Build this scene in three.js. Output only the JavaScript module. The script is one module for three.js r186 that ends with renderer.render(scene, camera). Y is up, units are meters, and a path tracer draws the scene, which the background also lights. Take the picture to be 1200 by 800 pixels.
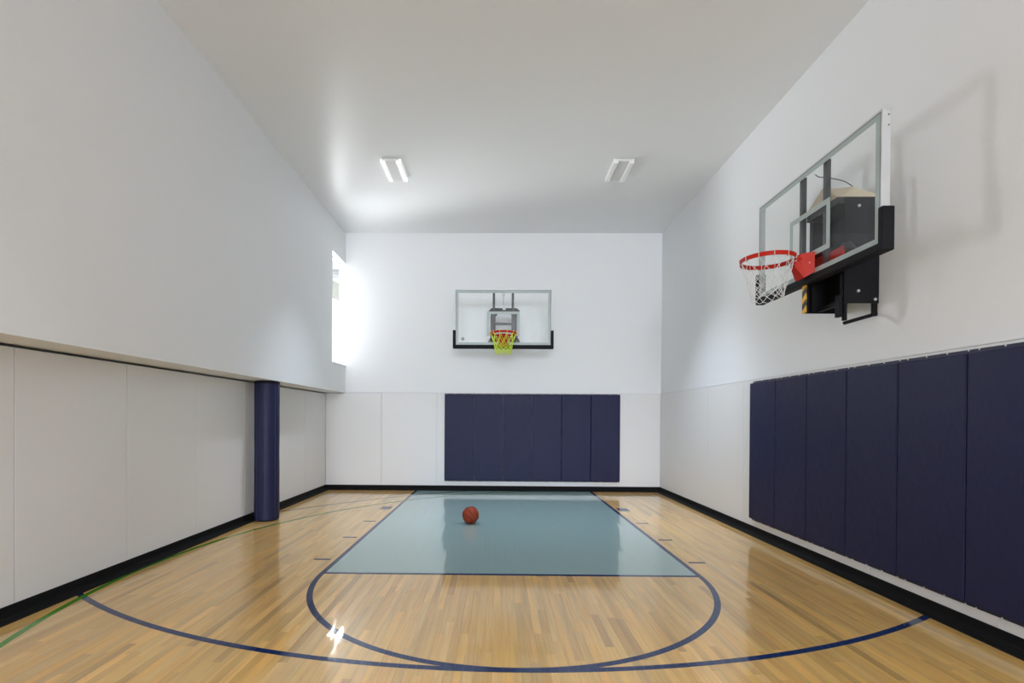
import * as THREE from 'three';
import { RoundedBoxGeometry } from 'three/addons/geometries/RoundedBoxGeometry.js';
import { ConvexGeometry } from 'three/addons/geometries/ConvexGeometry.js';
import { mergeGeometries } from 'three/addons/utils/BufferGeometryUtils.js';
import { RectAreaLightUniformsLib } from 'three/addons/lights/RectAreaLightUniformsLib.js';

// ───────────────────────── camera, sky, lights, exposure ─────────────────────────
const scene = new THREE.Scene();
const FOCAL = 581.8; // pixels, image 1200 x 800
const camera = new THREE.PerspectiveCamera(2 * Math.atan(400 / FOCAL) * 180 / Math.PI, 1.5, 0.05, 200);
camera.position.set(-0.0322, 1.4935, 10.403);
camera.rotation.order = 'YXZ';
camera.rotation.set(-0.0068, 0.0115, 0.0059);
camera.setViewOffset(1200, 800, 600 - 576.07, 400 - 494.87, 1200, 800);

scene.background = new THREE.Color().setRGB(0.68, 0.71, 0.74); // bright overcast sky
RectAreaLightUniformsLib.init();
function areaLight(name, w, h, color, intensity, pos, target) {
  const l = new THREE.RectAreaLight(color, intensity, w, h);
  l.name = name; l.position.set(...pos); scene.add(l); l.lookAt(...target); return l;
}
// sunlight thrown back by the white house outside the corner window, and daylight in the windows behind the camera
areaLight('sunlit_siding', 7.5, 4.5, 0xfcfdff, 19.5, [-7.3, 2.35, -2.16], [-7.3, 2.35, 5]);
areaLight('daylight_front_window', 2.8, 3.7, 0xe6f0ff, 13, [-1.6, 3.05, 25.9], [-1.6, 3.05, 0]);
areaLight('daylight_front_window', 2.8, 3.7, 0xe6f0ff, 13, [1.5, 3.05, 25.9], [1.5, 3.05, 0]);

const renderer = new THREE.WebGLRenderer({ antialias: true });
renderer.toneMapping = THREE.LinearToneMapping;
renderer.toneMappingExposure = 1.9;
renderer.shadowMap.enabled = true;

// ───────────────────────── helpers ─────────────────────────
let seed = 12345;
const rnd = () => { seed = (seed * 1664525 + 1013904223) >>> 0; return seed / 4294967296; };
const gauss = () => (rnd() + rnd() + rnd() + rnd() - 2) * 1.0 / 0.577;
const taken = {};
const numbered = (n) => { const k = taken[n] = (taken[n] ?? -1) + 1; return k ? n + '_' + String(k).padStart(3, '0') : n; };
function tag(o, label, category, group, kind) {
  o.userData.label = label; o.userData.category = category;
  if (group) o.userData.group = group;
  if (kind) o.userData.kind = kind;
  return o;
}
function group(name, parent = scene) { const g = new THREE.Group(); g.name = parent === scene ? numbered(name) : name; parent.add(g); return g; }
function mesh(name, geo, mat, parent = scene, label) {
  if (Array.isArray(geo)) geo = merge(geo);
  const m = new THREE.Mesh(geo, mat); m.name = parent === scene ? numbered(name) : name; parent.add(m);
  if (label) m.userData.label = label;
  return m;
}
function merge(list) {
  return mergeGeometries(list.map((g) => { const h = g.index ? g.toNonIndexed() : g.clone(); for (const k of Object.keys(h.attributes)) if (!['position', 'normal', 'uv'].includes(k)) h.deleteAttribute(k); return h; }));
}
// box from corner to corner
const box = (x0, y0, z0, x1, y1, z1) => new THREE.BoxGeometry(Math.abs(x1 - x0), Math.abs(y1 - y0), Math.abs(z1 - z0)).translate((x0 + x1) / 2, (y0 + y1) / 2, (z0 + z1) / 2);
const rbox = (x0, y0, z0, x1, y1, z1, r = 0.004, s = 2) => new RoundedBoxGeometry(Math.abs(x1 - x0), Math.abs(y1 - y0), Math.abs(z1 - z0), s, r).translate((x0 + x1) / 2, (y0 + y1) / 2, (z0 + z1) / 2);
const V = (x, y, z) => new THREE.Vector3(x, y, z);
function rod(a, b, r, sides = 6) {
  const d = b.clone().sub(a), L = d.length();
  const g = new THREE.CylinderGeometry(r, r, L, sides, 1);
  g.applyQuaternion(new THREE.Quaternion().setFromUnitVectors(V(0, 1, 0), d.normalize()));
  return g.translate((a.x + b.x) / 2, (a.y + b.y) / 2, (a.z + b.z) / 2);
}
// extrude a profile [[a,b],...] along an axis; place(a, b, t) -> [x,y,z]
function sweep(profile, t0, t1, place) {
  const n = profile.length, pos = [], uv = [];
  const P = (i, t) => place(profile[i % n][0], profile[i % n][1], t);
  for (let i = 0; i < n; i++) {
    const a = P(i, t0), b = P(i + 1, t0), c = P(i + 1, t1), d = P(i, t1);
    pos.push(...a, ...b, ...c, ...a, ...c, ...d);
    uv.push(i / n, t0, (i + 1) / n, t0, (i + 1) / n, t1, i / n, t0, (i + 1) / n, t1, i / n, t1);
  }
  const tri = THREE.ShapeUtils.triangulateShape(profile.map((p) => new THREE.Vector2(...p)), []);
  for (const [a, b, c] of tri) { pos.push(...P(a, t0), ...P(c, t0), ...P(b, t0), ...P(a, t1), ...P(b, t1), ...P(c, t1)); for (let k = 0; k < 6; k++) uv.push(0, 0); }
  const g = new THREE.BufferGeometry();
  g.setAttribute('position', new THREE.Float32BufferAttribute(pos, 3));
  g.setAttribute('uv', new THREE.Float32BufferAttribute(uv, 2));
  g.computeVertexNormals(); return g;
}
// periodic value noise
function makeNoise(s) {
  const tab = new Float32Array(65536); let q = s;
  for (let i = 0; i < 65536; i++) { q = (q * 1664525 + 1013904223) >>> 0; tab[i] = q / 4294967296; }
  return (x, y, px, py) => {
    const ix = Math.floor(x), iy = Math.floor(y), fx = x - ix, fy = y - iy, u = fx * fx * (3 - 2 * fx), v = fy * fy * (3 - 2 * fy);
    const h = (i, j) => tab[((((i % px) + px) % px) * 257 + (((j % py) + py) % py) * 7919) & 65535];
    return (h(ix, iy) * (1 - u) + h(ix + 1, iy) * u) * (1 - v) + (h(ix, iy + 1) * (1 - u) + h(ix + 1, iy + 1) * u) * v;
  };
}
function dataTex(w, h, fn, srgb, ru = 1, rv = 1) {
  const d = new Uint8Array(w * h * 4);
  for (let j = 0; j < h; j++) for (let i = 0; i < w; i++) { const c = fn(i / w, j / h); const o = (j * w + i) * 4; d[o] = c[0]; d[o + 1] = c[1]; d[o + 2] = c[2]; d[o + 3] = 255; }
  const t = new THREE.DataTexture(d, w, h); t.wrapS = t.wrapT = THREE.RepeatWrapping; t.magFilter = THREE.LinearFilter; t.minFilter = THREE.LinearMipmapLinearFilter;
  if (srgb) t.colorSpace = THREE.SRGBColorSpace; t.repeat.set(ru, rv); t.needsUpdate = true; return t;
}
// uv in metres from the dominant axis of each face
function metreUV(g) {
  g = g.index ? g.toNonIndexed() : g; const p = g.attributes.position, n = g.attributes.normal, uv = new Float32Array(p.count * 2);
  for (let i = 0; i < p.count; i++) {
    const ax = Math.abs(n.getX(i)), ay = Math.abs(n.getY(i)), az = Math.abs(n.getZ(i));
    const [a, b] = ax > ay && ax > az ? [p.getZ(i), p.getY(i)] : ay > az ? [p.getX(i), p.getZ(i)] : [p.getX(i), p.getY(i)];
    uv[2 * i] = a; uv[2 * i + 1] = b;
  }
  g.setAttribute('uv', new THREE.BufferAttribute(uv, 2)); return g;
}

// ───────────────────────── materials ─────────────────────────
const n1 = makeNoise(7), n2 = makeNoise(91), n3 = makeNoise(333);
const grey = (v) => [v, v, v];
const peel = dataTex(256, 256, (u, v) => grey(255 * (0.6 * n1(u * 64, v * 64, 64, 64) + 0.4 * n2(u * 22, v * 22, 22, 22))), false, 1.2, 1.2);
const brush = dataTex(256, 256, (u, v) => grey(255 * (0.5 * n1(u * 10, v * 60, 10, 60) + 0.5 * n2(u * 5, v * 14, 5, 14))), false, 0.5, 0.5);
const vinylTex = dataTex(512, 512, (u, v) => { const a = n1(u * 128, v * 128, 128, 128), b = n2(u * 9, v * 9, 9, 9), c = n3(u * 24, v * 20, 24, 20); return grey(255 * (0.22 * a + 0.45 * b + 0.33 * c)); }, false, 1.4, 1.4);
const std = (o) => new THREE.MeshStandardMaterial(o);
const phys = (o) => new THREE.MeshPhysicalMaterial(o);
const lin = (r, g, b) => new THREE.Color().setRGB(r, g, b);

const M = {
  wall: std({ name: 'white wall paint', color: lin(0.872, 0.885, 0.898), roughness: 0.62, bumpMap: peel, bumpScale: 0.0006 }),
  ceiling: phys({ name: 'white ceiling paint', color: lin(0.872, 0.885, 0.898), roughness: 0.34, specularIntensity: 0.5, bumpMap: brush, bumpScale: 0.0015 }),
  panel: std({ name: 'white laminate panel', color: lin(0.83, 0.83, 0.825), roughness: 0.5 }),
  base: phys({ specularIntensity: 0.4, name: 'black rubber base', color: lin(0.004, 0.004, 0.0045), roughness: 0.75 }),
  vinyl: phys({ name: 'navy vinyl', color: lin(0.012, 0.0145, 0.058), roughness: 0.5, specularIntensity: 0.55, bumpMap: vinylTex, bumpScale: 0.0045 }),
  vinylEdge: std({ name: 'navy vinyl flange', color: lin(0.014, 0.016, 0.045), roughness: 0.5 }),
  screw: std({ name: 'zinc screw', color: lin(0.75, 0.75, 0.76), roughness: 0.3, metalness: 0.9 }),
  alu: std({ name: 'silver aluminium', color: lin(0.62, 0.63, 0.64), roughness: 0.45, metalness: 0.35 }),
  steel: std({ name: 'charcoal powder coated steel', color: lin(0.035, 0.037, 0.042), roughness: 0.5 }),
  black: phys({ specularIntensity: 0.4, name: 'black steel', color: lin(0.006, 0.006, 0.008), roughness: 0.65 }),
  rubber: phys({ specularIntensity: 0.4, name: 'black foam edge', color: lin(0.008, 0.008, 0.010), roughness: 0.65 }),
  stripe: std({ name: 'white painted stripe', color: lin(0.42, 0.49, 0.48), roughness: 0.35 }),
  rim: phys({ specularIntensity: 0.4, name: 'orange red rim', color: lin(0.50, 0.020, 0.007), roughness: 0.4 }),
  netWhite: std({ name: 'white nylon cord', color: lin(0.78, 0.78, 0.76), roughness: 0.8 }),
  netLime: std({ name: 'lime nylon cord', color: lin(0.75, 0.93, 0.07), roughness: 0.8 }),
  ply: std({ name: 'plywood', color: lin(0.58, 0.49, 0.36), roughness: 0.8 }),
  glass: phys({ name: 'backboard glass', color: lin(0.985, 0.993, 0.99), roughness: 0.02, specularIntensity: 0.45, transmission: 1, thickness: 0, ior: 1.5 }),
  pane: phys({ name: 'window glass', color: lin(0.97, 0.98, 0.98), roughness: 0.01, transmission: 1, thickness: 0, ior: 1.5 }),
  frame: std({ name: 'dark window bar', color: lin(0.10, 0.10, 0.11), roughness: 0.5 }),
  sill: std({ name: 'white gloss trim', color: lin(0.82, 0.82, 0.82), roughness: 0.4 }),
  lightBody: std({ name: 'white fixture enamel', color: lin(0.78, 0.78, 0.78), roughness: 0.45 }),
  lensLit: phys({ name: 'lit white acrylic lens', color: lin(0.86, 0.86, 0.86), roughness: 0.25, emissive: lin(1, 1, 1), emissiveIntensity: 0.24 }),
  lensDim: phys({ name: 'dimly lit white acrylic lens', color: lin(0.86, 0.86, 0.86), roughness: 0.25, emissive: lin(1, 1, 1), emissiveIntensity: 0.03 }),
  sticker: std({ name: 'grey sticker', color: lin(0.35, 0.36, 0.36), roughness: 0.6 }),
  cable: std({ name: 'black cable', color: lin(0.02, 0.02, 0.02), roughness: 0.6 }),
  siding: std({ name: 'white clapboard', color: lin(0.9, 0.9, 0.89), roughness: 0.7 }),
  shingle: std({ name: 'olive grey shingle', color: lin(0.20, 0.20, 0.15), roughness: 0.9 }),
  trimGrey: std({ name: 'grey eave trim', color: lin(0.34, 0.35, 0.36), roughness: 0.7 }),
  ground: std({ name: 'pale gravel', color: lin(0.45, 0.44, 0.42), roughness: 0.95 }),
  subfloor: std({ name: 'dark subfloor', color: lin(0.10, 0.06, 0.03), roughness: 0.9 }),
};
const woodTex = dataTex(512, 2048, (u, v) => {
  const w = 0.02 * n2(u * 6, v * 10, 6, 10);
  const fine = n1((u + w) * 190, v * 14, 190, 14), mid = n2((u + w) * 56, v * 6, 56, 6), broad = n3((u + w) * 16, v * 5, 16, 5), fleck = n1(u * 120, v * 160, 120, 160);
  let t = 0.87 + 0.055 * (fine - 0.5) + 0.075 * (mid - 0.5) + 0.10 * (broad - 0.5) + 0.025 * (fleck - 0.5);
  if (mid > 0.86 && broad > 0.6) t -= 0.10 * (mid - 0.86) / 0.14;
  const warm = (n3((u) * 10 + 3, v * 3 + 7, 10, 3) - 0.5) * 0.06;
  return [255 * Math.min(1, t + 0.06), 255 * Math.min(1, (t + 0.02) * (1 - warm)), 255 * Math.min(1, (t - 0.02) * (1 - 2 * warm))];
}, true);
const gloss = { roughness: 0.5, specularIntensity: 0, clearcoat: 1, clearcoatRoughness: 0.07 };
M.wood = phys({ name: 'maple strip', color: lin(0.83, 0.55, 0.18), map: woodTex, vertexColors: true, ...gloss, roughness: 0.3, specularIntensity: 0.7 });
M.key = phys({ name: 'pale teal floor paint', color: lin(0.30, 0.435, 0.405), ...gloss, roughness: 0.3, specularIntensity: 0.6 });
M.line = phys({ name: 'navy floor paint', color: lin(0.008, 0.026, 0.105), ...gloss });
M.greenLine = phys({ name: 'green floor paint', color: lin(0.07, 0.26, 0.02), ...gloss });
M.thinLine = phys({ name: 'dark grey floor paint', color: lin(0.06, 0.07, 0.06), ...gloss });

// ───────────────────────── room shell ─────────────────────────
const XL = -3.633, XLU = -3.233, XR = 3.369, XRU = 3.381, H = 5.381, ZF = 26, LEDGE = 2.04;
const structure = (o, label, cat) => tag(o, label, cat, null, 'structure');

// floor: strip planks, each a little out of level, with the court paint on top
const floor = structure(group('floor'), 'glossy maple strip floor with painted court markings', 'floor');
mesh('subfloor', box(-3.8, -0.12, -0.2, 3.6, -0.02, ZF + 0.2), M.subfloor, floor);
const PITCH = 0.0572, GAP = 0.0002;
const planks = [];
for (let k = 0; k < 121; k++) {
  const x0 = -3.6 + k * PITCH; let z = 0.03 - rnd() * 1.2;
  while (z < ZF - 0.03) {
    const L = 0.32 + 1.5 * Math.pow(rnd(), 1.4), z0 = Math.max(z, 0.03), z1 = Math.min(z + L, ZF - 0.03); z += L;
    if (z1 - z0 < 0.05) continue;
    const tone = 1 + 0.068 * gauss() - (rnd() < 0.08 ? 0.2 : 0), warm = 0.04 * gauss();
    planks.push({ x0, x1: x0 + PITCH, z0, z1, ax: 0.011 * gauss(), az: 0.0011 * gauss() / Math.max(0.5, z1 - z0), u: rnd(), v: rnd(), col: [tone * (1 + warm * 0.4), tone, tone * (1 - warm * 1.6)] });
  }
}
const levelAt = () => 0, lean = (p) => { const n = new THREE.Vector3(-p.ax, 1, -p.az).normalize(); return [n.x, n.y, n.z]; }; // planks lie flush; each leans a hair, which breaks up the mirror images
function plankGeo(p) {
  const a = p.x0 + GAP, b = p.x1 - GAP, c = p.z0 + GAP, d = p.z1 - GAP, e = 0.0008, low = -0.019;
  const T = (x, z, dy = 0) => [x, levelAt(p, x, z) + dy, z];
  const pos = [], uv = [], col = [];
  const quad = (...q) => { for (const i of [0, 1, 2, 0, 2, 3]) { pos.push(...q[i]); uv.push(p.u + (q[i][0] - p.x0) / 0.46, p.v + (q[i][2] - p.z0) / 2.3); col.push(...p.col); } };
  const ia = a + e, ib = b - e, ic = c + e, id = d - e, k = -0.0004;
  quad(T(ia, ic), T(ia, id), T(ib, id), T(ib, ic));
  quad(T(a, c, k), T(a, d, k), T(ia, id), T(ia, ic)); quad(T(ib, ic), T(ib, id), T(b, d, k), T(b, c, k));
  quad(T(ia, id), T(a, d, k), T(b, d, k), T(ib, id)); quad(T(a, c, k), T(ia, ic), T(ib, ic), T(b, c, k));
  const B = (x, z) => [x, low, z];
  quad(B(a, c), B(a, d), T(a, d, k), T(a, c, k)); quad(T(b, c, k), T(b, d, k), B(b, d), B(b, c));
  quad(T(a, d, k), B(a, d), B(b, d), T(b, d, k)); quad(B(a, c), T(a, c, k), T(b, c, k), B(b, c));
  const g = new THREE.BufferGeometry();
  g.setAttribute('position', new THREE.Float32BufferAttribute(pos, 3)); g.setAttribute('uv', new THREE.Float32BufferAttribute(uv, 2)); g.setAttribute('color', new THREE.Float32BufferAttribute(col, 3));
  g.computeVertexNormals();
  const n = lean(p); for (let i = 0; i < 6; i++) g.attributes.normal.setXYZ(i, ...n);
  return g;
}
{ // the 300 planks that show largest are parts of their own
  const eye = camera.position;
  for (const p of planks) {
    let s = 0; const xc = (p.x0 + p.x1) / 2;
    for (let i = 0; i < 8; i++) { const z = p.z0 + (p.z1 - p.z0) * (i + 0.5) / 8, dep = eye.z - z; if (dep < 2.72 || Math.abs(xc - 0.05) / dep > 1.03) continue; s += (p.z1 - p.z0) / 8 / dep ** 3; }
    p.score = s;
  }
  const order = [...planks].sort((a, b) => b.score - a.score);
  for (const p of order.slice(0, 300)) mesh('plank', plankGeo(p), M.wood, floor);
  const rest = new THREE.Mesh(mergeGeometries(order.slice(300).map(plankGeo)), M.wood); rest.name = 'far_planks'; rest.userData.kind = 'stuff'; floor.add(rest);
}
function clip(poly, axis, lim, sign) {
  const out = [], f = (p) => sign * (p[axis] - lim);
  for (let i = 0; i < poly.length; i++) {
    const a = poly[i], b = poly[(i + 1) % poly.length], fa = f(a), fb = f(b);
    if (fa >= 0) out.push(a);
    if ((fa >= 0) !== (fb >= 0)) { const t = fa / (fa - fb); out.push([a[0] + t * (b[0] - a[0]), a[1] + t * (b[1] - a[1])]); }
  }
  return out;
}
function paint(name, polys, lift, mat, label) {
  const pos = [], uv = [], nor = [];
  for (const poly of polys) {
    const xs = poly.map((q) => q[0]), zs = poly.map((q) => q[1]), X0 = Math.min(...xs), X1 = Math.max(...xs), Z0 = Math.min(...zs), Z1 = Math.max(...zs);
    for (const p of planks) {
      if (p.x1 < X0 || p.x0 > X1 || p.z1 < Z0 || p.z0 > Z1) continue;
      let c = clip(poly, 0, p.x0 + GAP, 1); c = clip(c, 0, p.x1 - GAP, -1); c = clip(c, 1, p.z0 + GAP, 1); c = clip(c, 1, p.z1 - GAP, -1);
      if (c.length < 3) continue;
      let area = 0; for (let i = 0; i < c.length; i++) { const a = c[i], b = c[(i + 1) % c.length]; area += a[0] * b[1] - b[0] * a[1]; }
      if (Math.abs(area) < 1e-8) continue;
      if (area > 0) c.reverse();
      const n = lean(p);
      for (let i = 1; i < c.length - 1; i++) for (const q of [c[0], c[i], c[i + 1]]) { pos.push(q[0], levelAt(p, q[0], q[1]) + lift, q[1]); uv.push(q[0], q[1]); nor.push(...n); }
    }
  }
  const g = new THREE.BufferGeometry();
  g.setAttribute('position', new THREE.Float32BufferAttribute(pos, 3)); g.setAttribute('uv', new THREE.Float32BufferAttribute(uv, 2)); g.setAttribute('normal', new THREE.Float32BufferAttribute(nor, 3));
  return mesh(name, g, mat, floor, label);
}
const rect = (x0, z0, x1, z1) => [[x0, z0], [x0, z1], [x1, z1], [x1, z0]];
function arc(cx, cz, R, w, a0, a1, n = 90) {
  const out = [];
  for (let i = 0; i < n; i++) {
    const s = a0 + (a1 - a0) * i / n, t = a0 + (a1 - a0) * (i + 1) / n, P = (a, r) => [cx + r * Math.cos(a), cz + r * Math.sin(a)];
    const q = [P(s, R - w / 2), P(t, R - w / 2), P(t, R + w / 2), P(s, R + w / 2)];
    if (q.some((p) => p[0] > XL + 0.03 && p[0] < XR - 0.03 && p[1] > 0.03)) out.push(q);
  }
  return out;
}
const KL = -1.71, KR = 1.9145, KZ = 5.64, LW = 0.05;
paint('painted_key', [rect(KL, 0.05, KR, KZ)], 0.0003, M.key, 'pale teal painted key');
paint('lane_line', [rect(KL - LW / 2, 0.05, KL + LW / 2, KZ)], 0.0005, M.line, 'navy lane line');
paint('lane_line', [rect(KR - LW / 2, 0.05, KR + LW / 2, KZ)], 0.0005, M.line, 'navy lane line');
paint('free_throw_line', [rect(KL + LW / 2, KZ - LW / 2, KR - LW / 2, KZ + LW / 2)], 0.0005, M.line, 'navy free throw line');
paint('free_throw_arc', arc((KL + KR) / 2, KZ, (KR - KL) / 2, LW, 0, Math.PI), 0.0005, M.line, 'navy half circle of the free throw line');
paint('three_point_line', arc(0.086, 1.323, 6.136, LW, 0.9, Math.PI - 0.85, 120), 0.0007, M.line, 'navy three point arc');
paint('crossing_arc', arc(2.078, 5.522, 5.602, LW, Math.PI - 0.5, Math.PI * 1.5, 110), 0.0009, M.greenLine, 'green three point arc of the side hoop');
paint('thin_arc', arc(3.882, 8.241, 9.315, 0.045, Math.PI + 0.55, Math.PI * 1.5, 80), 0.0008, M.thinLine, 'thin dark arc crossing the corner');
for (const [a, b] of [[-1.962, -1.787], [1.982, 2.157]]) {
  paint('lane_block', [rect(a, 2.0, b, 2.27)], 0.0005, M.line);
  for (const z of [3.215, 4.2, 5.18]) paint('lane_mark', [rect(a, z - 0.025, b, z + 0.025)], 0.0005, M.line);
}

// ceiling
structure(mesh('ceiling', metreUV(box(-3.6, H, -0.25, 3.62, H + 0.25, ZF + 0.25)), M.ceiling), 'plain white painted flat ceiling', 'ceiling');

// back wall: plaster above, panels below with a small ledge
const wallBack = structure(group('wall_back'), 'white back wall with panelled lower part', 'wall');
mesh('plaster', [metreUV(box(-3.37, LEDGE, -0.25, 3.62, H, 0)), metreUV(box(-3.9, -0.12, -0.25, 3.62, LEDGE, -0.012)), metreUV(box(-3.9, LEDGE, -0.25, -3.37, 2.25, -0.012))], M.wall, wallBack);
{
  const seams = [XL, -2.461, -1.297, -0.13, 1.04, 2.2, XR];
  for (let i = 0; i < 6; i++) mesh('panel', metreUV(rbox(seams[i] + 0.0025, 0.01, -0.012, seams[i + 1] - 0.0025, i ? LEDGE - 0.006 : 2.018, 0.014, 0.003)), M.panel, wallBack);
  mesh('ledge', rbox(XLU, LEDGE - 0.005, -0.01, XR, LEDGE + 0.008, 0.017, 0.003), M.sill, wallBack);
}
// right wall
const wallRight = structure(group('wall_right'), 'white right hand wall with panelled lower part', 'wall');
mesh('plaster', [metreUV(box(XRU, LEDGE, 0, 3.62, H, ZF)), metreUV(box(3.395, -0.12, -0.012, 3.62, LEDGE, ZF))], M.wall, wallRight);
for (let i = 0; i < 23; i++) { const z0 = i ? i * 1.17 : 0.016, z1 = Math.min((i + 1) * 1.17, ZF); if (z1 - z0 > 0.05) mesh('panel', metreUV(rbox(XR, 0.01, z0 + 0.0015, 3.395, LEDGE - 0.006, z1 - 0.0015, 0.003)), M.panel, wallRight); }
mesh('ledge', rbox(XR - 0.003, LEDGE - 0.005, 0.016, XRU + 0.01, LEDGE + 0.008, ZF, 0.003), M.sill, wallRight);
// left wall: lower panels set back under the overhanging upper wall
const WZ = 0.83, WY0 = 2.58, WY1 = 4.73, SOF = 2.03;
const wallLeft = structure(group('wall_left'), 'white left wall overhanging its recessed panelled lower part', 'wall');
mesh('upper_wall', [metreUV(box(-3.37, SOF + 0.2, 0, XLU, WY0, WZ)), metreUV(box(-3.37, WY1, 0, XLU, H, WZ)), metreUV(box(-3.37, SOF + 0.2, WZ, XLU, H, ZF))], M.wall, wallLeft);
mesh('soffit', metreUV(box(-3.9, SOF, 0.0, XLU, SOF + 0.2, ZF)), M.wall, wallLeft);
mesh('backing', [box(-3.9, -0.12, -0.012, XL - 0.16, SOF, ZF), box(XL - 0.16, -0.12, -0.012, XL - 0.026, 1.6, ZF)], M.wall, wallLeft);
for (let i = -1; i < 23; i++) { const z0 = Math.max(0.016, 1.13 + (i - 0) * 1.122), z1 = Math.min(1.13 + (i + 1) * 1.122, ZF); if (z1 - z0 > 0.05) mesh('panel', metreUV(rbox(XL - 0.024, 0.01, z0 + 0.003, XL, SOF - 0.024, z1 - 0.003, 0.003)), M.panel, wallLeft); }
// front wall behind the camera, with two tall windows
const wallFront = structure(group('wall_front'), 'white wall with two tall windows opposite the back hoop', 'wall');
{
  const y0 = 1.15, y1 = 4.95, pcs = [[-3.9, -0.12, 3.62, y0], [-3.9, y1, 3.62, H]];
  for (const [a, b] of [[-3.9, -3.05], [-0.15, 0.05], [2.95, 3.62]]) pcs.push([a, y0, b, y1]);
  mesh('plaster', pcs.map(([a, b, c, d]) => metreUV(box(a, b, ZF, c, d, ZF + 0.2))), M.wall, wallFront);
  for (const [i, x] of [[2, -1.6], [3, 1.5]]) {
    const w = structure(group('window_' + i), 'tall white framed window in the wall opposite the back hoop', 'window');
    const a = x - 1.45, b = x + 1.45;
    mesh('window_frame', [box(a, y0, ZF + 0.04, a + 0.05, y1, ZF + 0.1), box(b - 0.05, y0, ZF + 0.04, b, y1, ZF + 0.1), box(a, y0, ZF + 0.04, b, y0 + 0.05, ZF + 0.1), box(a, y1 - 0.05, ZF + 0.04, b, y1, ZF + 0.1), box(x - 0.02, y0, ZF + 0.045, x + 0.02, y1, ZF + 0.095)], M.sill, w);
    mesh('pane', box(a + 0.05, y0 + 0.05, ZF + 0.066, b - 0.05, y1 - 0.05, ZF + 0.07), M.pane, w);
  }
}
// tall corner window
{
  const w = structure(group('window_1'), 'tall narrow window in the left wall beside the back corner', 'window');
  const xa = -3.372, xb = -3.345;
  mesh('window_frame', [box(xa, WY0, 0, xb, WY0 + 0.04, WZ), box(xa, WY1 - 0.03, 0, xb, WY1, WZ), box(xa, WY0, WZ - 0.03, xb, WY1, WZ)], M.sill, w);
  mesh('pane', box(-3.362, WY0 + 0.04, 0.0, -3.358, WY1 - 0.03, WZ - 0.03), M.pane, w);
  mesh('sill', rbox(-3.345, WY0 - 0.012, 0.001, XLU + 0.02, WY0 + 0.012, WZ + 0.015, 0.004), M.sill, w);
}
// baseboards: black cove base with a toe
const cove = [[0, 0], [0.10, 0], [0.10, 0.004], [0.085, 0.008], [0.046, 0.013], [0.042, 0.017], [0.034, 0.017], [0.024, 0.024], [0.016, 0.04], [0.012, 0.094], [0.008, 0.098], [0, 0.098]];
structure(mesh('baseboard_left', sweep(cove, 0.02, ZF, (d, y, t) => [XL + d, y + 0.0005, t]), M.base), 'black rubber cove base along the recessed left panels', 'baseboard');
structure(mesh('baseboard_back', sweep(cove, XL, XR, (d, y, t) => [t, y + 0.0005, 0.014 + d]), M.base), 'black rubber cove base along the back wall', 'baseboard');
structure(mesh('baseboard_right', sweep(cove, 0.02, ZF, (d, y, t) => [XR - d, y + 0.0005, t]), M.base), 'black rubber cove base along the right wall', 'baseboard');

// ───────────────────────── wall pads ─────────────────────────
const PW = 0.6096, PY0 = 0.19, PY1 = 2.0;
function padProto() {
  const g = new THREE.Group();
  const w = PW - 0.006;
  const cushion = new RoundedBoxGeometry(w, PY1 - PY0 - 0.03, 0.052, 5, 0.014);
  { // the face swells a little
    const p = cushion.attributes.position, hy = (PY1 - PY0 - 0.03) / 2;
    for (let i = 0; i < p.count; i++) if (p.getZ(i) > 0) { const fx = 1 - (p.getX(i) / (w / 2)) ** 2, fy = 1 - (p.getY(i) / hy) ** 4; p.setZ(i, p.getZ(i) + 0.003 * fx * fy); }
    cushion.computeVertexNormals();
  }
  mesh('cushion', metreUV(cushion.translate(0, (PY0 + PY1) / 2, 0.032)), M.vinyl, g);
  for (const [nm, y] of [['top_flange', PY1 - 0.008], ['bottom_flange', PY0 + 0.006]]) {
    const f = mesh(nm, rbox(-PW / 2 + 0.001, y - 0.02, 0.001, PW / 2 - 0.001, y + 0.02, 0.011, 0.003), M.vinylEdge, g);
    for (const x of [-0.26, -0.08, 0.1, 0.27]) mesh('screw', new THREE.SphereGeometry(0.0065, 8, 5, 0, Math.PI * 2, 0, Math.PI / 2).rotateX(Math.PI / 2).translate(x, y + (nm[0] === 't' ? 0.013 : -0.014), 0.0108), M.screw, f);
  }
  return g;
}
const pad0 = padProto();
const ORD = ['first', 'second', 'third', 'fourth', 'fifth', 'sixth'];
for (let k = 0; k < 6; k++) {
  const p = pad0.clone(); p.name = numbered('wall_pad'); scene.add(p); p.position.set(-1.135 + PW * (k + 0.5), 0.012, 0.014);
  tag(p, `navy vinyl wall pad on the back wall, ${ORD[k]} counted from the window side`, 'wall pad', 'navy pads on the back wall');
}
for (let k = 0; k < 6; k++) {
  const p = pad0.clone(); p.name = numbered('wall_pad'); scene.add(p); p.position.set(XR, 0, 3.774 + PW * (k + 0.5)); p.rotation.y = -Math.PI / 2;
  tag(p, `navy vinyl wall pad on the right wall, ${ORD[k]} counted from the back corner`, 'wall pad', 'navy pads on the right wall');
}

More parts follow.
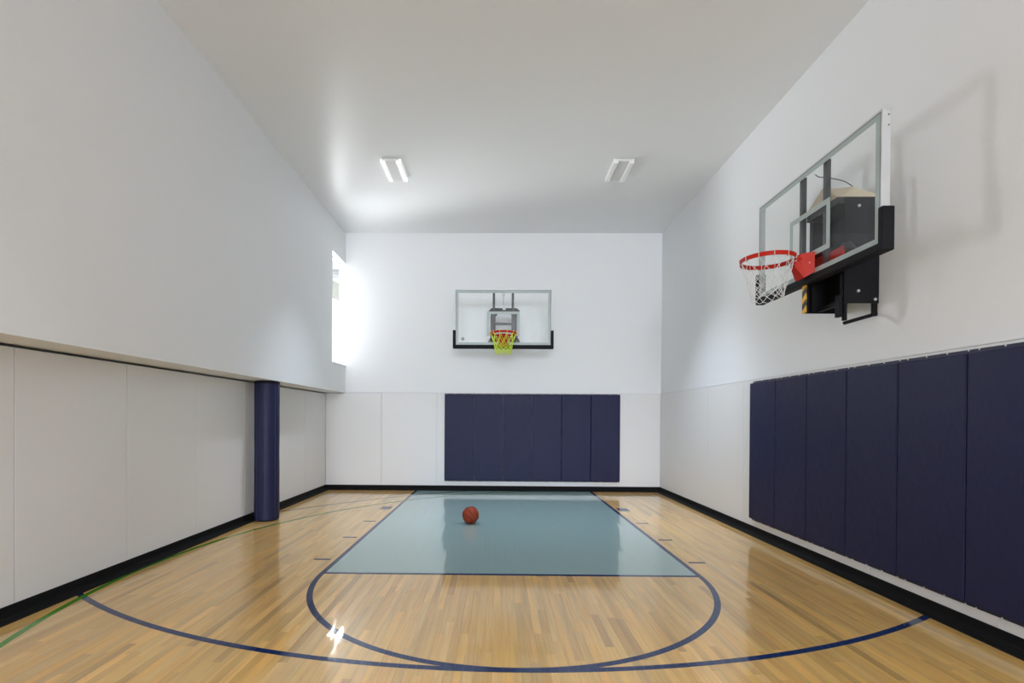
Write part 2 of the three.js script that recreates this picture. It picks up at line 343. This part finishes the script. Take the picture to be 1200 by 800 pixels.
// ───────────────────────── padded column ─────────────────────────
{
  const c = group('padded_column'); c.position.set(-3.408, 0, 3.16); tag(c, 'round column wrapped in dark navy vinyl padding under the overhang', 'column');
  const R = 0.17, prof = [[0.001, 0.004], [R - 0.012, 0.004], [R, 0.02]];
  for (let i = 0; i <= 20; i++) { const y = 0.03 + 1.93 * i / 20; prof.push([R + 0.0012 * Math.sin(i * 1.1) + 0.001 * Math.sin(i * 0.5), y * 1.012]); }
  prof.push([R, 2.005], [R - 0.012, 2.022], [0.001, 2.022]);
  mesh('pad_wrap', new THREE.LatheGeometry(prof.map((p) => new THREE.Vector2(...p)), 64), M.vinyl, c);
  mesh('post', new THREE.CylinderGeometry(0.1, 0.1, SOF - 0.004, 24).translate(0, (SOF - 0.004) / 2 + 0.002, 0), M.black, c);
  mesh('top_band', new THREE.CylinderGeometry(R + 0.003, R + 0.003, 0.026, 64, 1, true).translate(0, 2.0, 0), M.black, c);
  // closing flap and seams
  for (const deg of [118, 26]) {
    const a = deg * Math.PI / 180;
    mesh('piping', new THREE.CylinderGeometry(0.007, 0.007, 1.97, 8).translate(Math.cos(a) * (R + 0.002), 1.0, Math.sin(a) * (R + 0.002)), M.vinylEdge, c);
  }
  { const a = 100 * Math.PI / 180, th = 0.11 / R; mesh('closing_flap', new THREE.CylinderGeometry(R + 0.0045, R + 0.0045, 1.96, 12, 1, false, Math.PI / 2 - a - th / 2, th).translate(0, 1.0, 0), M.vinyl, c); }
}

// ───────────────────────── basketball hoops ─────────────────────────
const hazard = (() => {
  const t = dataTex(32, 256, (u, v) => ((v * 2.4 - u * 0.45 + 10.3) % 1 < 0.5 ? [238, 178, 20] : [14, 14, 14]), true); return std({ name: 'yellow and black hazard tape', map: t, roughness: 0.5 });
})();
// local frame: board front at z = 0, +z into the court, y = 0 at the floor
function makeHoop({ wall, mount, netMat, cord, front, netRows, tails, ply }) {
  const g = new THREE.Group();
  const W = 1.815 / 2, Y0 = 2.86, Y1 = 3.92, fr = 0.018, D = 0.062;
  const fm = mesh('board_frame', [
    rbox(-W, Y1 - fr, -D, W, Y1, 0.004, 0.003), rbox(-W, Y0, -D, W, Y0 + fr, 0.004, 0.003),
    rbox(-W, Y0 + fr, -D, -W + fr, Y1 - fr, 0.004, 0.003), rbox(W - fr, Y0 + fr, -D, W, Y1 - fr, 0.004, 0.003)], M.alu, g, 'silver aluminium frame');
  for (const s of [-1, 1]) for (const y of [Y1 - 0.05, Y1 - 0.13]) mesh('rivet', new THREE.CylinderGeometry(0.006, 0.006, 0.003, 10).rotateZ(Math.PI / 2).translate(s * (W + 0.001), y, -D + 0.018), M.steel, fm);
  const gl = mesh('glass_panel', box(-W + fr, Y0 + fr, -0.012, W - fr, Y1 - fr, 0), M.glass, g, 'clear glass backboard panel');
  const outline = (x0, y0, x1, y1, t, z) => [box(x0, y1 - t, z, x1, y1, z + 0.001), box(x0, y0, z, x1, y0 + t, z + 0.001), box(x0, y0 + t, z, x0 + t, y1 - t, z + 0.001), box(x1 - t, y0 + t, z, x1, y1 - t, z + 0.001)];
  mesh('gasket', outline(-W + fr - 0.001, Y0 + fr - 0.001, W - fr + 0.001, Y1 - fr + 0.001, 0.006, 0.0014), M.rubber, gl, 'dark rubber gasket line');
  mesh('border_stripe', outline(-W + fr + 0.001, Y0 + fr + 0.001, W - fr - 0.001, Y1 - fr - 0.001, 0.05, 0.0008), M.stripe, gl, 'white border stripe');
  mesh('target_square', outline(-0.3048, 3.05, 0.3048, 3.507, 0.05, 0.0008), M.stripe, gl, 'white target rectangle');
  if (front) mesh('sticker', new THREE.CylinderGeometry(0.03, 0.03, 0.001, 20).rotateX(Math.PI / 2).translate(-0.755, 2.99, 0.0012), M.sticker, gl);
  // padded lower edge
  const PT = 3.155, pz0 = -0.075, pz1 = 0.022;
  mesh('edge_padding', [rbox(-W - 0.035, Y0 - 0.045, pz0, W + 0.035, Y0 + 0.02, pz1, 0.01, 3), rbox(-W - 0.035, Y0 + 0.012, pz0, -W + 0.016, PT, pz1, 0.01, 3), rbox(W - 0.016, Y0 + 0.012, pz0, W + 0.035, PT, pz1, 0.01, 3)], M.rubber, g, 'black foam edge padding');
  // rim
  const RY = 3.05, RR = 0.2286, RZ = 0.39, rr = 0.009;
  const rim = mesh('rim', [
    new THREE.TorusGeometry(RR + rr, rr, 10, 56).rotateX(Math.PI / 2).translate(0, RY - rr, RZ),
    new THREE.CylinderGeometry(RR + rr + 0.002, RR + rr + 0.002, 0.028, 56, 1, true).translate(0, RY - 0.024, RZ),
    new THREE.CylinderGeometry(RR + rr - 0.002, RR + rr - 0.002, 0.028, 56, 1, true).translate(0, RY - 0.024, RZ),
    new THREE.TorusGeometry(RR + rr, 0.0035, 6, 56).rotateX(Math.PI / 2).translate(0, RY - 0.038, RZ)], M.rim, g, 'orange red steel ring');
  // bracket: wedge of folded plate, wide at the board and narrow at the ring
  const wedge = []; for (const k of [-1, 1]) for (const [x, y, z] of [[0.1, 3.085, 0.003], [0.056, 3.075, 0.11], [0.03, 2.974, 0.156], [0.067, 2.845, 0.082], [0.1, 2.895, 0.003]]) wedge.push(V(k * x, y, z));
  mesh('rim_bracket', [metreUV(new ConvexGeometry(wedge)), rbox(-0.06, 3.015, 0.09, 0.06, 3.045, 0.165, 0.004)], M.rim, rim);
  for (const s of [-1, 1]) mesh('bolt', new THREE.CylinderGeometry(0.007, 0.007, 0.005, 8).rotateZ(Math.PI / 2).translate(s * 0.084, 2.985, 0.04), M.screw, rim);
  for (let i = 0; i < 12; i++) { const a = (i + 0.5) / 12 * Math.PI * 2; mesh('net_hook', new THREE.TorusGeometry(0.008, 0.002, 5, 10).rotateY(-a).translate(Math.cos(a) * (RR + rr), RY - 0.043, RZ + Math.sin(a) * (RR + rr)), M.rim, rim); }
  // net
  {
    const N = 12, rows = netRows, geos = [], K = (r, i) => { const [y, rad, jit] = rows[r]; const a = (i + (r % 2) * 0.5 + 0.5) / N * Math.PI * 2 + jit * Math.sin(i * 7.3 + r * 2.1); const q = rad + jit * 0.12 * Math.cos(i * 3.1 + r); return V(Math.cos(a) * q, RY + y + jit * 0.1 * Math.sin(i * 5.7 + r * 1.3), RZ + Math.sin(a) * q); };
    for (let i = 0; i < N; i++) { // loops round the ring
      const a = K(0, i), out = V(a.x, 0, a.z - RZ).normalize(), top = V(out.x * (RR + rr), RY + 0.004, RZ + out.z * (RR + rr));
      const o2 = a.clone().addScaledVector(out, 0.024);
      geos.push(rod(a, top.clone().addScaledVector(out, -0.012), cord, 5), rod(top.clone().addScaledVector(out, -0.012), top.clone().addScaledVector(out, 0.012), cord, 5), rod(top.clone().addScaledVector(out, 0.012), o2, cord, 5), rod(o2, a, cord, 5));
    }
    for (let r = 0; r < rows.length - 1; r++) for (let i = 0; i < N; i++) {
      const a = K(r, i), b = K(r + 1, i), c = K(r + 1, r % 2 ? i + 1 : i - 1);
      geos.push(rod(a, b, cord, 5), rod(a, c, cord, 5), new THREE.SphereGeometry(cord * 1.7, 6, 4).translate(a.x, a.y, a.z));
    }
    const last = rows.length - 1;
    for (let i = 0; i < N; i++) { const a = K(last, i), b = K(last, i + 1), m = a.clone().add(b).multiplyScalar(0.5); m.y -= 0.02; geos.push(rod(a, m, cord, 5), rod(m, b, cord, 5)); }
    for (const [i, dx, dz, L] of tails) { const a = K(last, i); geos.push(rod(a, V(a.x + dx * 0.5, a.y - L * 0.5, a.z + dz), cord * 0.8, 5), rod(V(a.x + dx * 0.5, a.y - L * 0.5, a.z + dz), V(a.x + dx, a.y - L, a.z + dz), cord * 0.8, 5)); }
    mesh('net', geos, netMat, g, front ? 'lime yellow net' : 'white net with loose ends');
  }
  // struts on the back of the glass and the mount to the wall
  for (const s of [-1, 1]) mesh('strut', rbox(s * 0.178 - 0.022, Y0 + 0.02, -0.075, s * 0.178 + 0.022, Y1 - 0.02, -0.03, 0.004), M.steel, g);
  mesh('rim_backing', rbox(front ? -0.15 : -0.36, 2.955, -0.10, front ? 0.15 : 0.36, 3.045, -0.07, 0.004), M.rim, g, 'red steel backing bar');
  for (const s of [-1, 1]) mesh('foot', new THREE.CylinderGeometry(0.035, 0.075, 0.07, 10).translate(s * 0.235 + mount, front ? 2.985 : 3.05, front ? -0.12 : -0.14), M.steel, g);
  const p0 = -0.09, near = -wall + 0.003;
  for (const s of [-1, 1]) {
    const zf = s > 0 && !front ? -0.12 : -0.012 - 0.08, x = mount + s * 0.22;
    const pl = mesh('side_plate', [box(x - 0.003, front ? 3.0 : 2.55, near, x + 0.003, 3.5, front ? near + 0.34 : zf), box(x - 0.003 - (s > 0 ? 0.04 : 0), front ? 3.0 : 2.56, front ? near + 0.33 : zf, x + 0.003 + (s > 0 ? 0 : 0.04), 3.49, front ? near + 0.337 : zf - 0.006)], front ? M.steel : M.black, g);
    for (const [y, z] of (front ? [[3.42, -0.25]] : [[3.42, -0.25], [2.66, -0.25], [2.585, -0.40]])) mesh('bolt', new THREE.CylinderGeometry(0.013, 0.013, 0.01, 10).rotateZ(Math.PI / 2).translate(x + s * 0.006, y, front ? near + 0.2 : z), M.screw, pl);
    if (!front && s < 0) mesh('hazard_strip', box(x - 0.004, 2.546, -0.03, x + 0.062, 2.84, -0.024), hazard, pl, 'yellow and black hazard strip');
  }
  if (!front) {
    // far cheek reaches to the hazard strip; lower linkage under the plates
    mesh('front_cheek', box(mount - 0.222, 2.55, -0.12, mount - 0.216, 2.84, -0.032), M.black, g);
    mesh('lower_arm', rod(V(mount + 0.2, 2.375, -0.14), V(mount + 0.2, 2.462, -0.435), 0.016, 4), M.black, g);
    mesh('linkage', [box(mount + 0.17, 2.43, -0.115, mount + 0.215, 2.62, -0.08), box(mount + 0.18, 2.40, -0.16, mount + 0.215, 2.60, -0.135), box(mount + 0.19, 2.44, -0.43, mount + 0.215, 2.56, -0.39), box(mount - 0.2, 2.56, -0.2, mount + 0.2, 2.60, -0.16), rbox(mount - 0.2, 2.62, -0.3, mount + 0.2, 3.4, -0.26, 0.004)], M.black, g);
    mesh('cover', [box(mount - 0.21, 2.98, near + 0.02, mount + 0.214, 3.5, near + 0.03), box(mount - 0.22, 3.44, -0.40, mount + 0.222, 3.5, -0.06)], M.steel, g);
    const wall3 = (X, Y, Z) => V(Z - 5.601, Y, -(X - 2.94)); // world point of the side hoop -> local
    mesh('plywood_block', new ConvexGeometry(ply.map((p) => wall3(...p))), M.ply, g, 'bare plywood block on top of the mount');
    const cpts = [[2.985, 3.84, 5.62], [2.99, 3.80, 5.66], [3.05, 3.76, 5.72], [3.15, 3.70, 5.78], [3.2, 3.635, 5.82]].map((p) => wall3(...p));
    mesh('cable', new THREE.TubeGeometry(new THREE.CatmullRomCurve3(cpts), 24, 0.004, 6), M.cable, g);
  } else {
    // parallelogram arms from the wall plates to the board
    for (const s of [-1, 1]) {
      const x = mount + s * 0.212;
      mesh('upright', rbox(x - 0.048, 2.96, -0.13, x + 0.048, 3.54, -0.085, 0.005), M.steel, g);
      mesh('arm', [rod(V(x, 3.45, -0.11), V(x, 3.52, near + 0.3), 0.028, 4), rod(V(x, 3.08, near + 0.3), V(x, 3.05, -0.11), 0.028, 4)], M.steel, g);
      mesh('gusset', new THREE.ExtrudeGeometry(new THREE.Shape([[0, 0], [-s * 0.10, 0], [0, -0.10]].map((p) => new THREE.Vector2(...p))), { depth: 0.01, bevelEnabled: false }).translate(x - s * 0.046, 3.53, -0.11), M.steel, g);
    }
    mesh('upper_bar', [rbox(mount - 0.29, 3.53, -0.13, mount + 0.29, 3.555, -0.08, 0.004), rod(V(mount - 0.24, 3.585, -0.16), V(mount - 0.03, 3.585, -0.16), 0.022, 8), rod(V(mount + 0.03, 3.585, -0.16), V(mount + 0.24, 3.585, -0.16), 0.022, 8), rod(V(mount - 0.24, 3.585, -0.16), V(mount - 0.265, 3.58, -0.16), 0.012, 8), rod(V(mount + 0.24, 3.585, -0.16), V(mount + 0.265, 3.58, -0.16), 0.012, 8)], M.steel, g);
    mesh('cross_bar', rbox(mount - 0.2, 3.275, -0.125, mount + 0.2, 3.32, -0.095, 0.004), M.steel, g);
    mesh('adjuster_block', rbox(mount - 0.025, 3.55, -0.19, mount + 0.025, 3.63, -0.13, 0.005), M.alu, g, 'pale adjuster block');
    mesh('wall_plate', rbox(mount - 0.26, 2.95, near, mount + 0.26, 3.6, near + 0.02, 0.004), M.lightBody, g);
    mesh('cable', new THREE.TubeGeometry(new THREE.CatmullRomCurve3([V(mount - 0.01, 3.63, -0.16), V(mount - 0.015, 3.78, -0.4), V(mount, 4.02, -0.9), V(mount, 4.1, near + 0.01)]), 30, 0.004, 6), M.cable, g);
    mesh('cable_outlet', rbox(mount - 0.03, 4.07, near, mount + 0.03, 4.13, near + 0.03, 0.004), M.alu, g);
  }
  return g;
}
const rowsA = [[-0.045, 0.222, 0.0], [-0.125, 0.205, 0.03], [-0.19, 0.183, 0.05], [-0.245, 0.165, 0.05], [-0.295, 0.152, 0.05], [-0.34, 0.143, 0.06], [-0.38, 0.138, 0.07]];
const rowsB = [[-0.045, 0.222, 0.0], [-0.165, 0.188, 0.02], [-0.235, 0.164, 0.03], [-0.268, 0.156, 0.03], [-0.295, 0.152, 0.03], [-0.32, 0.150, 0.03], [-0.345, 0.150, 0.03], [-0.37, 0.150, 0.03]];
{
  const h = makeHoop({ wall: 0.438, mount: 0.09, netMat: M.netWhite, cord: 0.0028, front: false, netRows: rowsA, tails: [[2, 0.01, 0.01, 0.10], [5, -0.01, 0, 0.07], [9, 0.0, 0.01, 0.12], [7, 0.01, -0.01, 0.05]],
    ply: [[3.0, 3.666, 5.693], [3.2, 3.632, 5.825], [3.372, 3.524, 5.90], [3.372, 3.49, 5.905], [3.05, 3.505, 5.88], [3.03, 3.56, 5.43], [3.2, 3.55, 5.40], [3.372, 3.62, 5.5], [3.372, 3.505, 5.42], [3.0, 3.505, 5.72]] });
  h.name = numbered('basketball_hoop'); scene.add(h); h.position.set(2.94, 0, 5.601); h.rotation.y = -Math.PI / 2;
  tag(h, 'glass basketball backboard with white net mounted on the right wall', 'basketball hoop');
}
{
  const h = makeHoop({ wall: 1.1, mount: 0.018, netMat: M.netLime, cord: 0.0044, front: true, netRows: rowsB, tails: [[4, 0.01, 0, 0.03]], ply: [] });
  h.name = numbered('basketball_hoop'); scene.add(h); h.position.set(0.068, 0, 1.1);
  tag(h, 'glass basketball backboard with lime green net mounted on the back wall', 'basketball hoop');
}

// ───────────────────────── basketball ─────────────────────────
{
  const R = 0.12, b = group('basketball'); b.position.set(-0.406, R + 0.0005, 3.31); tag(b, 'orange brown basketball resting on the teal painted key', 'ball');
  const pebble = dataTex(256, 128, (u, v) => grey(255 * n1(u * 128, v * 64, 128, 64)), false);
  mesh('cover', new THREE.SphereGeometry(R, 48, 32), phys({ name: 'orange brown leather', color: lin(0.27, 0.040, 0.013), roughness: 0.6, specularIntensity: 0.4, bumpMap: pebble, bumpScale: 0.0012 }), b);
  const seamMat = std({ name: 'black seam', color: lin(0.012, 0.010, 0.009), roughness: 0.7 });
  const s = group('seams', b), r0 = 0.0052;
  const ring = (rx, ry, rz) => mesh('seam', new THREE.TorusGeometry(R - 0.0012, r0, 6, 56).applyMatrix4(new THREE.Matrix4().makeRotationFromEuler(new THREE.Euler(rx, ry, rz))), seamMat, s);
  ring(0, 0, 0); ring(0, Math.PI / 2, 0);
  for (const k of [-1, 1]) {
    const pts = []; for (let i = 0; i < 64; i++) { const a = i / 64 * Math.PI * 2; const q = V(0.66 * k + 0.16 * k * Math.cos(2 * a), Math.sin(a), Math.cos(a)); q.x = k * (0.56 - 0.17 * Math.cos(2 * a)); const rr = Math.sqrt(1 - q.x * q.x); pts.push(V(q.x, Math.sin(a) * rr, Math.cos(a) * rr).multiplyScalar(R - 0.0012)); }
    mesh('seam', new THREE.TubeGeometry(new THREE.CatmullRomCurve3(pts, true), 96, r0, 6, true), seamMat, s);
  }
  b.rotation.set(0.15, 0.5, 0.5);
}

// ───────────────────────── ceiling lights ─────────────────────────
function fixture(x, label, cd, glow, z = 2.67) {
  const f = group('ceiling_light'); f.position.set(x, H, z); tag(f, label, 'ceiling light', 'twin tube ceiling lights');
  mesh('housing', [rbox(-0.13, -0.028, -0.3, 0.13, -0.0005, 0.3, 0.004), rbox(-0.075, -0.042, -0.3, 0.075, -0.02, 0.3, 0.006)], M.lightBody, f);
  for (const s of [-1, 1]) {
    const prof = [[-0.034, 0], [-0.034, -0.05], [-0.026, -0.062], [0.026, -0.062], [0.034, -0.05], [0.034, 0]];
    mesh('tube_lens', sweep(prof, -0.285, 0.285, (a, y, t) => [s * 0.118 + a, y - 0.006, t]), glow, f, 'white tube lens');
    for (const e of [-1, 1]) mesh('end_cap', rbox(s * 0.118 - 0.036, -0.069, e * 0.289 - 0.005, s * 0.118 + 0.036, -0.001, e * 0.289 + 0.005, 0.003), glow, f);
  }
  const l = new THREE.SpotLight(0xdeebff, cd, 0, 0.70, 1, 2); l.name = 'tube_light'; l.position.set(0, -0.085, 0); l.target.position.set(0, -3, 0); l.shadow.radius = 8; l.castShadow = true; f.add(l, l.target);
}
fixture(-1.655, 'white twin tube ceiling light near the tall corner window', 25, M.lensLit);
fixture(-1.655, 'white twin tube ceiling light in the second row, on the left wall side', 11, M.lensLit, 8.3);
fixture(1.83, 'white twin tube ceiling light in the second row, on the right wall side', 11, M.lensLit, 8.3);
fixture(1.83, 'white twin tube ceiling light near the right wall', 33, M.lensDim);

// ───────────────────────── outside the corner window ─────────────────────────
structure(mesh('ground', box(-40, -0.6, -60, 40, -0.3, 40), M.ground), 'pale ground outside the building', 'ground');
{
  const h = group('neighbour_house'); h.position.set(-7.4, -0.3, -2.2); tag(h, 'white clapboard house outside the tall corner window', 'house');
  mesh('wall_core', box(-3.9, 0, -5.9, 3.9, 5.2, -0.03), M.siding, h);
  for (let i = 0; i < 25; i++) mesh('clapboard', sweep([[-0.03, 0], [0.018, 0], [0.004, 0.2], [-0.03, 0.2]], -3.9, 3.9, (d, y, t) => [t, y + i * 0.19, d]), M.siding, h);
  mesh('eave', sweep([[-6.0, 7.2], [0.45, 5.2], [0.45, 5.32], [-6.0, 7.4]], -4.3, 4.3, (d, y, t) => [t, y, d]), M.trimGrey, h);
  mesh('gutter', box(-4.3, 5.34, 0.43, 4.3, 5.40, 0.56), M.frame, h);
  mesh('belt_trim', box(-3.9, 4.38, 0.0, 3.9, 4.42, 0.04), M.trimGrey, h);
  mesh('porch_roof', sweep([[0.6, 6.2], [3.9, 4.45], [3.9, 4.9], [0.6, 6.65]], 0.02, 0.12, (x, y, t) => [x, y, t]), M.shingle, h);
}

scene.traverse((o) => { if (o.isMesh) { o.castShadow = true; o.receiveShadow = true; } });
renderer.render(scene, camera);
